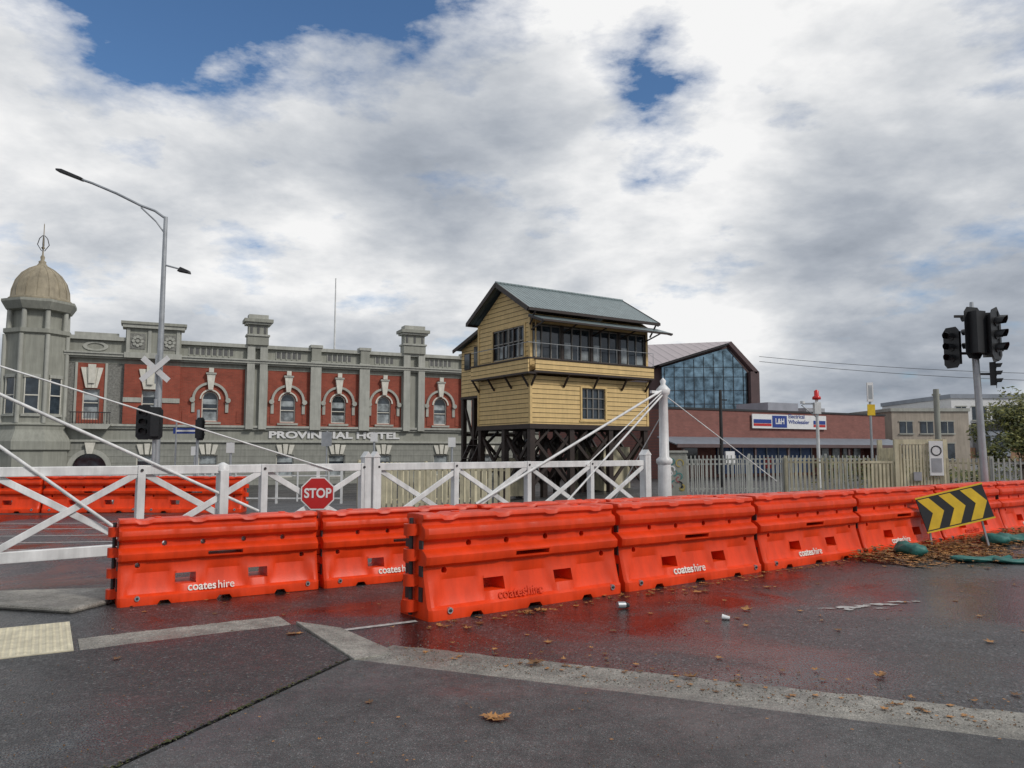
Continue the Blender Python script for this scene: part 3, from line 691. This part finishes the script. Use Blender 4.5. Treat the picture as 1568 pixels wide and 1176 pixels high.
simple_building('low_shed',24,29.2,66,74,4.3,BEIGE,[(1,2,2,3),(3.5,4.5,2,3)],SLATE)
simple_building('distant_shop_row',48,80,66,80,4.6,MAROON,[(2+i*3,3.6+i*3,2,3.4) for i in range(9)],SLATE)
simple_building('distant_shop_row',-90,-37,66,80,5.6,BEIGE,[(2+i*3.5,3.6+i*3.5,2,3.8) for i in range(14)],SLATE)

# ------------------------------------------------------------------ fences
def fence(name,a,b,h,m,z0=.08,sp=.125,pw=.045,cap=True):
    a=Vector(a);b=Vector(b);d=b-a;ln=d.length; e=empty(name,(a.x,a.y,0),math.atan2(d.y,d.x)); q=M(); n=int(ln/sp)
    def gg(x): p=a+d*(x/ln); return gz(p.x,p.y)
    for i in range(n+1):
        x=i*sp; z=gg(x); q.box(x,x+pw,-.012,.012,z+z0,z+h,m)
    q.obj('pickets',e); q=M()
    k=max(1,int(round(ln/2.4)))
    for i in range(k+1):
        x=i*ln/k; z=gg(x); q.box(x-.04,x+.04,.014,.09,z,z+h+.06,m)
        if i<k:
            x2=(i+1)*ln/k; z2=gg(x2)
            for zz in(.2,h-.14): q.beam((x+.04,.033,z+zz),(x2-.04,.033,z2+zz),.035,.05,m)
    q.obj('posts_and_rails',e); return e
GF=mat('grey_fence_steel',(.42,.43,.40),.5,.2)
fence('steel_picket_fence',(5.3,24.6),(8.6,24.4),1.35,GF,sp=.14,pw=.04)
fence('steel_picket_fence',(8.6,24.3),(13.6,22.0),1.4,CREAM,sp=.13,pw=.06)
fence('steel_picket_fence',(6.2,29.5),(14.5,28.6),1.45,GF,sp=.15,pw=.04)
fence('steel_picket_fence',(13.6,21.9),(15.5,21.5),1.4,GF,sp=.14,pw=.04)
fence('cream_picket_fence',(-3.6,20.6),(-.1,20.2),1.25,CREAM,sp=.15,pw=.09)
fence('cream_picket_fence',(-4.6,23.4),(-.9,26.5),1.35,CREAM,sp=.15,pw=.09)
fence('white_rail_fence',(-19,30),(-6.5,29.5),1.2,WHITE,sp=1.2,pw=.06)
e=empty('pedestrian_gate_enclosure',(11.2,22.6,0),rad(-6)); q=M()
q.box(0,.12,0,.12,0,1.95,CREAM); q.box(1.35,1.47,0,.12,0,1.95,CREAM); q.box(.12,1.35,.03,.09,1.8,1.95,CREAM)
for i in range(13): q.box(.15+i*.092,.15+i*.092+.06,.04,.08,.1,1.8,CREAM)
for i in range(11): q.box(.03,.09,.2+i*.1,.26+i*.1,.1,1.7,CREAM)
q.box(0,.12,1.3,1.42,0,1.95,CREAM); q.box(-.9,-.02,.03,.09,1.25,1.32,CREAM)
for i in range(8): q.box(-.88+i*.11,-.82+i*.11,.04,.08,.1,1.25,CREAM)
q.obj('frame',e); q=M(); q.box(.95,1.33,-.03,.0,.9,1.9,WSIGN)
ring(q,1.14,1.62,.12,.15,-.04,-.031,BLACK,16,0,2*math.pi); q.box(1.0,1.28,-.04,-.031,1.0,1.4,GALV); q.box(.5,.72,-.02,.03,.75,1.0,GALV); q.obj('notice',e)
# ------------------------------------------------------------------ traffic lights / poles
def head(q,x,y,z,yaw,s=1.0,board=True,lens=False):
    q.T=Matrix.Translation((x,y,z))@Matrix.Rotation(yaw,4,'Z')@Matrix.Scale(s,4)
    q.box(-.15,.15,-.02,.2,-.5,.5,BLACK)
    if board:
        q.prism([(-.27,-.5),(-.17,-.62),(.17,-.62),(.27,-.5),(.27,.5),(.17,.62),(-.17,.62),(-.27,.5)],-.035,-.021,BLACK)
    for k in(-.33,0,.33):
        q.cyl((0,-.02-.02,k),(0,-.06,k),.11,.11,LENS if lens and k>0 else DARKMET,14)
        n=12; vs=[];
        for i in range(n+1):
            t=-.35+(math.pi+.7)*i/n; vs.append((.125*math.cos(t),-.03,k+.125*math.sin(t))); vs.append((.125*math.cos(t),-.30+.10*(1-math.sin(t))*.6,k+.125*math.sin(t)))
        q.add(vs,[(2*i,2*i+2,2*i+3,2*i+1) for i in range(n)],BLACK,True)
    q.T=Matrix.Identity(4)
e=empty('traffic_light',(11.25,18.4,0)); q=M()
q.cyl((0,0,0),(-.12,0,5.05),.085,.075,GALV,14); q.cyl((-.12,0,5.05),(-.12,0,5.2),.05,.04,GALV,10); q.cyl((0,0,0),(0,0,.06),.18,.18,GALV,14); q.obj('pole',e)
q=M(); head(q,-.22,-.22,4.42,rad(200)); head(q,.38,.0,4.4,rad(75),1.05); head(q,.22,-.3,4.35,rad(35),.95); head(q,-.58,.1,4.1,rad(-70),.8); head(q,.30,-.1,3.45,rad(60),.55)
q.obj('signal_heads',e)
q=M(); 
for z in(4.85,3.95): q.beam((-.55,0,z),(.45,0,z),.05,.06,DARKMET)
q.beam((0,0,3.45),(.3,0,3.45),.04,.05,DARKMET); q.obj('brackets',e)

e=empty('street_lamp',(-11.05,24,gz(-11,24))); q=M(); z0=-gz(-11,24)
q.cyl((0,0,0),(0,0,9.05+z0),.12,.06,GALV,14)
pts=[(0,0,9.0),(-.35,0,9.25),(-.8,0,9.42),(-1.6,0,9.82),(-2.4,0,10.16),(-2.75,0,10.28)]
q.tube([(a,b,c+z0) for a,b,c in pts],.04,GALV); q.tube([(0,0,8.5+z0),(-.3,0,8.9+z0),(-.8,0,9.36+z0)],.025,GALV)
q.cyl((0,0,7.5+z0),(.55,0,7.35+z0),.03,.025,GALV,8)
q.cyl((0,0,0),(0,0,.8),.15,.14,GALV,14)
q.obj('pole',e)
q=M(); q.T=Matrix.Translation((-3.1,0,10.42+z0))@Matrix.Rotation(rad(20),4,'Y')
q.prism([(-.45,-.03),(.4,-.05),(.42,.04),(-.3,.08),(-.48,.03)],-.13,.13,DARKMET); q.T=Matrix.Identity(4)
q.prism([(.45,7.28+z0),(.85,7.2+z0),(.82,7.3+z0),(.55,7.42+z0)],-.1,.1,DARKMET); q.obj('luminaires',e,bevel=.02)
e=empty('railway_crossing_sign',(-11.1,23.8,0)); q=M()
for s in(-1,1):
    q.beam((-.42,-.03*s,4.15-s*.36),(.42,-.03*s,4.15+s*.36),.012,.17,WSIGN)
q.box(-.02,.02,.03,.1,3.7,4.6,GALV); q.obj('crossbuck',e)
e=empty('traffic_light',(-10.95,23.6,0)); q=M(); q.cyl((0,0,-.3),(0,0,3.2),.055,.05,GALV,10); q.obj('pole',e)
q=M(); head(q,-.28,-.1,2.48,rad(8),.85); head(q,.08,-.15,2.45,rad(200),.8); q.obj('signal_heads',e)
e=empty('traffic_light',(-10.6,26,0)); q=M(); q.cyl((0,0,-.5),(0,0,3.0),.055,.05,GALV,10); q.obj('pole',e)
q=M(); head(q,.12,-.12,2.35,rad(160),.62); q.obj('signal_heads',e)
e=empty('street_name_sign',(-11.5,26.4,0)); q=M(); q.cyl((0,0,-.5),(0,0,2.6),.03,.03,GALV,8); q.box(-.1,.75,-.02,.0,2.2,2.4,BLUES); q.box(.0,.65,-.026,-.021,2.27,2.33,WSIGN); q.obj('sign',e)
e=empty('parking_sign',(-7.2,30,0)); q=M(); q.cyl((0,0,-.5),(0,0,2.4),.03,.03,GALV,8); q.box(-.2,.2,-.05,-.03,1.8,2.35,GALV); q.obj('sign',e)
for x,y,h in((-9.1,25,1.9),(-5.0,28,2.3),(-2.1,27,2.1),(-11.9,29,1.8)):
    q=M(); q.cyl((0,0,-.5),(0,0,h),.045,.04,GALV,8); q.box(-.13,.13,-.06,-.045,h-.35,h-.02,WSIGN); q.obj('sign_post',loc=(x,y,0))
e=empty('railway_signal',(11.9,30,0)); q=M(); q.cyl((0,0,0),(0,0,3.6),.07,.06,WHITE,10); q.beam((-.55,0,3.45),(.1,0,3.45),.05,.06,GALV); q.lathe(0,0,[(.05,3.6),(.16,3.62),(.16,3.72),(.09,3.76),(.09,3.95),(.02,4.0)],LENS,12); q.box(-.12,.12,-.12,.1,3.05,3.5,WHITE)
q.cyl((-.55,0,3.45),(-.55,0,3.55),.09,.09,WHITE,10); q.cyl((0,0,2.9),(-.6,0,3.4),.02,.02,GALV,6); q.obj('mast',e)
e=empty('bus_stop_sign',(13.05,28,0)); q=M(); q.cyl((0,0,0),(0,0,3.4),.045,.045,GALV,8); q.box(-.11,.11,-.06,.0,3.4,4.1,WSIGN); q.box(-.07,.07,-.066,-.061,3.5,4.0,GALV); q.box(-.13,.15,-.06,-.046,2.9,3.3,YELS); q.obj('sign',e)
q=M(); q.cyl((0,0,0),(0,0,4.4),.09,.07,DARKMET,10); q.box(-.03,.3,-.03,.03,3.9,3.96,DARKMET); q.obj('dark_pole',loc=(9.5,35,0))
q=M(); q.cyl((0,0,0),(0,0,6.2),.22,.2,GREY,10); q.box(-.3,.3,-.05,.05,5.7,5.85,GREY); q.obj('utility_pole',loc=(31.5,57,0))
q=M(); q.cyl((0,0,0),(0,0,8.2),.16,.12,BARK,10); q.box(-.9,.9,-.05,.05,7.7,7.85,BARK); q.obj('utility_pole',loc=(58,62,0))
q=M()
for k,(z0,z1) in enumerate(((9.4,9.1),(9.0,8.4))):
    pts=[]
    for i in range(13):
        t=i/12; pts.append((19.9+(58-19.9)*t,61.5+.5*t,z0-.2+(z1-1-z0)*t-1.0*4*t*(1-t)*.6))
    q.tube(pts,.02,CABLE,5)
q.obj('overhead_cable')
e=empty('graffiti_cabinet',(4.7,24.2,0),rad(-10)); q=M(); q.box(0,.75,0,.5,0,1.55,GREY); q.box(-.04,.79,-.04,.54,1.55,1.62,GREYL); q.obj('cabinet',e,bevel=.01)
q=M()
PTEAL=mat('graffiti_teal',(.08,.25,.24),.6,.3); PYEL=mat('graffiti_yellow',(.5,.4,.12),.6,.3); PPK=mat('graffiti_pink',(.4,.12,.12),.6,.3)
for i in range(16):
    m=[PTEAL,PYEL,WSIGN,PPK,BLACK,PTEAL][i%6]; cx=R.uniform(.12,.63); cz=R.uniform(.45,1.4)
    r0=R.uniform(.05,.1); a0=R.uniform(0,6); ring(q,cx,cz,r0,r0+R.uniform(.02,.05),-.004-.0012*i,-.003-.0012*i,m,9,a0,a0+R.uniform(2.5,5.5))
q.obj('graffiti',e)

# ------------------------------------------------------------------ chevron board & sandbags & leaves
e=empty('chevron_sign_board',(7.36,12.93,.66)); e.rotation_euler=(rad(-9),rad(-14),rad(-6)); e.scale=(.88,.88,.88); q=M()
q.box(-.62,.62,-.012,.012,-.31,.31,BLACK)
for k in(-.40,0.0,.40):
    for s in(-1,1):
        q.prism([(k-.20,s*.29),(k+.01,s*.29),(k+.20,0),(k-.01,0)],-.016,-.0125,YELS)
q.box(-.63,.63,-.02,.02,.31,.34,YELS); q.box(-.63,.63,-.02,.02,-.34,-.31,YELS); q.obj('board',e)
q=M(); q.beam((-.45,.03,.2),(-.62,.1,-.70),.03,.04,GALV); q.beam((.45,.03,.2),(.40,.15,-.80),.03,.04,GALV); q.beam((-.5,.03,0),(.5,.03,0),.03,.04,GALV); q.obj('stand',e)
def bag(x,y,a,b,c,rz):
    q=M(); n=20; m=14; vs=[]; ph=R.uniform(0,6)
    for j in range(m+1):
        f=math.pi*j/m
        for i in range(n):
            t=2*math.pi*i/n; w=1+.12*math.sin(3*t+j*.8+ph)+.06*math.sin(7*t-j)+R.uniform(-.03,.03)
            sx=math.copysign(abs(math.cos(f))**.7,math.cos(f))
            rr=math.sin(f)**.6; sag=1-.3*math.exp(-((j-m*.55)/1.6)**2)
            vs.append((a*sx*-1,b*rr*math.cos(t)*w+.04*math.sin(j*.7+ph),c*sag+c*sag*rr*math.sin(t)*w*(1 if math.sin(t)>0 else .95)))
    q.add(vs,[(j*n+i,j*n+(i+1)%n,(j+1)*n+(i+1)%n,(j+1)*n+i) for j in range(m) for i in range(n)],TEAL,True)
    q.cyl((a*.9,0,c),(a*1.25,.03,c*.8),.03,.07,TEAL,8)
    return q.obj('sandbag',loc=(x,y,.0),rz=rz)
bag(6.05,11.9,.30,.18,.12,rad(80)); bag(6.75,11.35,.36,.12,.05,rad(-8)); bag(7.15,11.2,.24,.14,.045,rad(-25)); bag(8.3,13.35,.26,.18,.11,rad(30)); bag(8.8,13.7,.3,.15,.09,rad(10))
LP=[(0,-.5),(.12,-.2),(.42,-.28),(.3,-.02),(.5,.2),(.2,.2),(.0,.55),(-.2,.2),(-.5,.22),(-.28,-.02),(-.4,-.3),(-.12,-.2)]
def leaves(name,lst):
    q=M()
    for x,y,s,z in lst:
        a=R.uniform(0,6.28); cu=R.uniform(.1,.6); vs=[(x,y,z+.004)]
        for u,v in LP:
            u*=s*R.uniform(.8,1.15); v*=s*R.uniform(.8,1.15); d=math.hypot(u,v)
            vs.append((x+u*math.cos(a)-v*math.sin(a),y+u*math.sin(a)+v*math.cos(a),z+.003+d*cu*R.uniform(.2,1)))
        n=len(LP); q.add(vs,[(0,1+i,1+(i+1)%n) for i in range(n)],LEAF if R.random()<.6 else LEAFD)
    return q.obj(name,fix=False)
lst=[(-.10,4.69,.14,.022),(-.14,4.73,.12,.03),(-.05,4.71,.1,.03),(-1.9,6.8,.12,.028),(-1.85,6.83,.08,.03),(.17,5.9,.13,.02),(.2,5.93,.1,.03),(1.25,5.55,.12,.02),(2.35,7.9,.13,.01),(-.4,7.1,.1,.01),(2.1,8.9,.14,.01),(2.2,8.95,.12,.01),(3.0,9.2,.12,.01),(2.6,5.6,.1,.01),(-.3,7.3,.1,.01),(.3,6.6,.09,.01),(-.9,5.0,.07,.023),(4.0,6.6,.1,.01),(.9,7.0,.08,.01),(1.6,6.1,.08,.01),(-3.0,6.0,.08,.03),(3.3,5.2,.09,.01)]
for i in range(150): 
    x=R.uniform(-1,5); lst.append((x,6.25-.41*(x+1.1)+abs(R.gauss(0,.35)),R.uniform(.02,.065),.012))
for i in range(70): lst.append((R.uniform(-3,3),R.uniform(3.6,5.4),R.uniform(.01,.028),.027))
for i in range(300):
    x=R.uniform(-4,11); lst.append((x,R.uniform(6.8,14),R.uniform(.02,.08),.008))
for i in range(170):
    t=R.uniform(0,8); lst.append((-.8+.8*t+R.uniform(0,.1),7.25+.6*t-R.uniform(0,.25),R.uniform(.03,.09),.01))
leaves('fallen_leaves',lst)
lst=[]
for i in range(2200):
    t=R.uniform(7.2,13.6); w=abs(R.gauss(0,.5)); lst.append((-.8+.8*t+.6*w,7.2+.6*t-.8*w,R.uniform(.04,.13),.01+max(0,.14*(1-w))*R.random()))
for i in range(600): lst.append((R.gauss(6.9,.7),R.gauss(11.8,.3),R.uniform(.03,.11),.01+R.random()*.04))
leaves('leaf_litter_pile',lst)
q=M(); q.cyl((1.07,7.98,.045),(1.15,8.01,.04),.034,.034,GALV,14); q.cyl((1.15,8.01,.04),(1.19,8.04,.032),.034,.022,DARKMET,14); q.obj('crushed_can')
q=M(); q.cyl((2.0,7.5,.03),(2.07,7.48,.02),.026,.016,WSIGN,12); q.obj('paper_cup')

# ------------------------------------------------------------------ trees
def tree(name,x,y,h,r,n,seed,z0=0):
    rr=random.Random(seed); e=empty(name,(x,y,gz(x,y))); q=M()
    q.cyl((0,0,0),(.05,0,h*.45),.09*h/4,.06*h/4,BARK,8)
    tips=[]
    for i in range(9):
        a=rr.uniform(0,6.28); el=rr.uniform(.4,1.3); ln=r*rr.uniform(.6,1.0)
        p=(.05,0,h*.38); t=(ln*math.cos(a)*math.cos(el),ln*math.sin(a)*math.cos(el),h*.38+ln*math.sin(el)*1.2); q.cyl(p,t,.035*h/4,.012,BARK,6); tips.append(t)
    q.obj('trunk',e); q=M()
    cl=[(t[0]+rr.gauss(0,.2*r),t[1]+rr.gauss(0,.2*r),t[2]+rr.gauss(0,.15*r),rr.uniform(.22,.42)*r) for t in tips for _ in range(3)]
    for i in range(n):
        cx,cy,cz,cr=rr.choice(cl); d=Vector((rr.gauss(0,1),rr.gauss(0,1),rr.gauss(0,1))).normalized()*cr*rr.random()**.4
        p=Vector((cx,cy,cz))+d; s=rr.uniform(.05,.1); u=Vector((rr.gauss(0,1),rr.gauss(0,1),rr.gauss(0,1))).normalized()*s; v=u.orthogonal().normalized()*s*.5
        q.add([p-u,p+v,p+u,p-v],[(0,1,2,3)],TREEL if rr.random()<.6 else TREED)
    q.obj('foliage',e,fix=False)
tree('street_tree',18.6,28,4.4,1.5,4200,3)
tree('street_tree',17.9,27.2,2.6,1.1,2500,15)
tree('street_tree',20.6,29.5,3.6,1.4,2500,5)
tree('street_tree',-30,38,4.0,1.6,2000,8)
q=M()
rr=random.Random(11)
for i in range(5000):
    x=rr.uniform(14.5,40); y=33+rr.gauss(0,.5)+x*.25; top=.9+.5*math.sin(x*1.3)+.3*math.sin(x*3.1); z=rr.random()**.7*top
    s=rr.uniform(.06,.12); u=Vector((rr.gauss(0,1),rr.gauss(0,1),rr.gauss(0,1))).normalized()*s; v=u.orthogonal().normalized()*s*.6; p=Vector((x,y,z))
    q.add([p-u,p+v,p+u,p-v],[(0,1,2,3)],TREED if rr.random()<.6 else TREEL)
q.obj('shrub_hedge',fix=False)

# ------------------------------------------------------------------ world, sun, camera
Sdir=Vector((.66,-.42,.66)).normalized()
w=bpy.data.worlds.new('World'); scene.world=w; w.use_nodes=True; nt=w.node_tree; nt.nodes.clear()
out=N(nt,'ShaderNodeOutputWorld'); bg=N(nt,'ShaderNodeBackground'); bg.inputs[1].default_value=.1
sky=N(nt,'ShaderNodeTexSky',sky_type='NISHITA'); sky.sun_disc=False
sky.sun_elevation=math.asin(Sdir.z); sky.sun_rotation=math.atan2(Sdir.x,Sdir.y)
tc=N(nt,'ShaderNodeTexCoord'); D=tc.outputs['Generated']
sp=N(nt,'ShaderNodeSeparateXYZ'); nt.links.new(D,sp.inputs[0])
def mth(op,a,b=None,cl=False):
    n=N(nt,'ShaderNodeMath',operation=op,use_clamp=cl)
    for i,s in enumerate((a,b)):
        if s is None: continue
        if isinstance(s,(int,float)): n.inputs[i].default_value=s
        else: nt.links.new(s,n.inputs[i])
    return n.outputs[0]
zz=mth('ADD',mth('MAXIMUM',sp.outputs[2],0.0),.30)
cb=N(nt,'ShaderNodeCombineXYZ'); nt.links.new(mth('DIVIDE',sp.outputs[0],zz),cb.inputs[0]); nt.links.new(mth('DIVIDE',sp.outputs[1],zz),cb.inputs[1])
nt.links.new(mth('MULTIPLY',sp.outputs[2],2.0),cb.inputs[2])
P=cb.outputs[0]
def off(x,y,z):
    mp=N(nt,'ShaderNodeMapping'); mp.inputs['Location'].default_value=(x,y,z); nt.links.new(P,mp.inputs[0]); return mp.outputs[0]
n1=noise(nt,off(5.2,1.1,.3),3.2,8,.60)
def blob(v,r):
    d=N(nt,'ShaderNodeVectorMath',operation='DISTANCE'); nt.links.new(D,d.inputs[0]); d.inputs[1].default_value=v
    return mth('SUBTRACT',1.0,mth('DIVIDE',d.outputs['Value'],r),True)
holes=[((-.47,.74,.50),.26,.36),((-.28,.80,.53),.22,.42),((-.40,.80,.45),.16,.24),((-.18,.82,.54),.16,.36),((-.06,.86,.50),.12,.26),((.13,.88,.46),.12,.28),((.165,.91,.405),.11,.30),((.53,.72,.42),.12,.24),((.56,.78,.24),.14,.2)]
hs=None
for v,r,k in holes:
    b_=mth('MULTIPLY',blob(Vector(v).normalized(),r),k); hs=b_ if hs is None else mth('ADD',hs,b_)
cov=mth('SUBTRACT',mth('ADD',mth('MULTIPLY',n1.outputs[0],1.5),-.04),hs)
cm=ramp(nt,cov,[(.30,g4(0)),(.42,g4(.55)),(.58,g4(1))])
n2=noise(nt,off(3.1,7.7,1.2),1.7,8,.56); n2.inputs['Distortion'].default_value=.12
n4=noise(nt,off(1.7,2.2,4.2),5.5,5,.6)
br=None
for v,r,k in((Vector((.17,.90,.38)),.32,.22),(Vector((-.33,.83,.42)),.34,.17),(Vector((.55,.68,.52)),.6,.24),(Vector((.23,.96,.14)),.16,.25),(Vector((-.55,.8,.30)),.4,.10),(Vector((0.02,.82,.57)),.45,.20),(Vector((-.05,.97,.12)),.15,.1)):
    b_=mth('MULTIPLY',blob(v.normalized(),r),k); br=b_ if br is None else mth('ADD',br,b_)
dk=mth('ADD',mth('MULTIPLY',blob(Vector((.46,.88,.20)).normalized(),.35),.15),mth('MULTIPLY',blob(Vector((-.1,.93,.28)).normalized(),.3),.09))
lv=mth('SUBTRACT',mth('ADD',mth('ADD',mth('MULTIPLY',n2.outputs[0],1.1),mth('MULTIPLY',n4.outputs[0],.28)),br),mth('ADD',dk,.165))
cc=ramp(nt,lv,[(.28,(2.7,3.05,3.6,1)),(.44,(4.1,4.45,5.0,1)),(.58,(6.0,6.25,6.6,1)),(.76,(9.2,9.2,9.2,1))])
mx=N(nt,'ShaderNodeMixRGB'); nt.links.new(cm.outputs[0],mx.inputs[0]); nt.links.new(mul(nt,sky.outputs[0],(.66,.90,1.12,1)),mx.inputs[1]); nt.links.new(cc.outputs[0],mx.inputs[2])
nt.links.new(mx.outputs[0],bg.inputs[0]); nt.links.new(bg.outputs[0],out.inputs[0])
sun=bpy.data.lights.new('sun','SUN'); sun.energy=2.0; sun.angle=rad(9); sun.color=(1,.95,.88)
so=bpy.data.objects.new('sun',sun); scene.collection.objects.link(so); so.rotation_euler=Sdir.to_track_quat('Z','Y').to_euler()
cam=bpy.data.cameras.new('camera'); cam.sensor_width=36; cam.lens=27.05; cam.clip_end=9000; cam.clip_start=.05
co=bpy.data.objects.new('camera',cam); scene.collection.objects.link(co); co.location=(0,0,1.6); co.rotation_euler=(rad(95),0,0)
scene.camera=co
scene.view_settings.view_transform='Standard'; scene.view_settings.look='None'; scene.view_settings.exposure=0
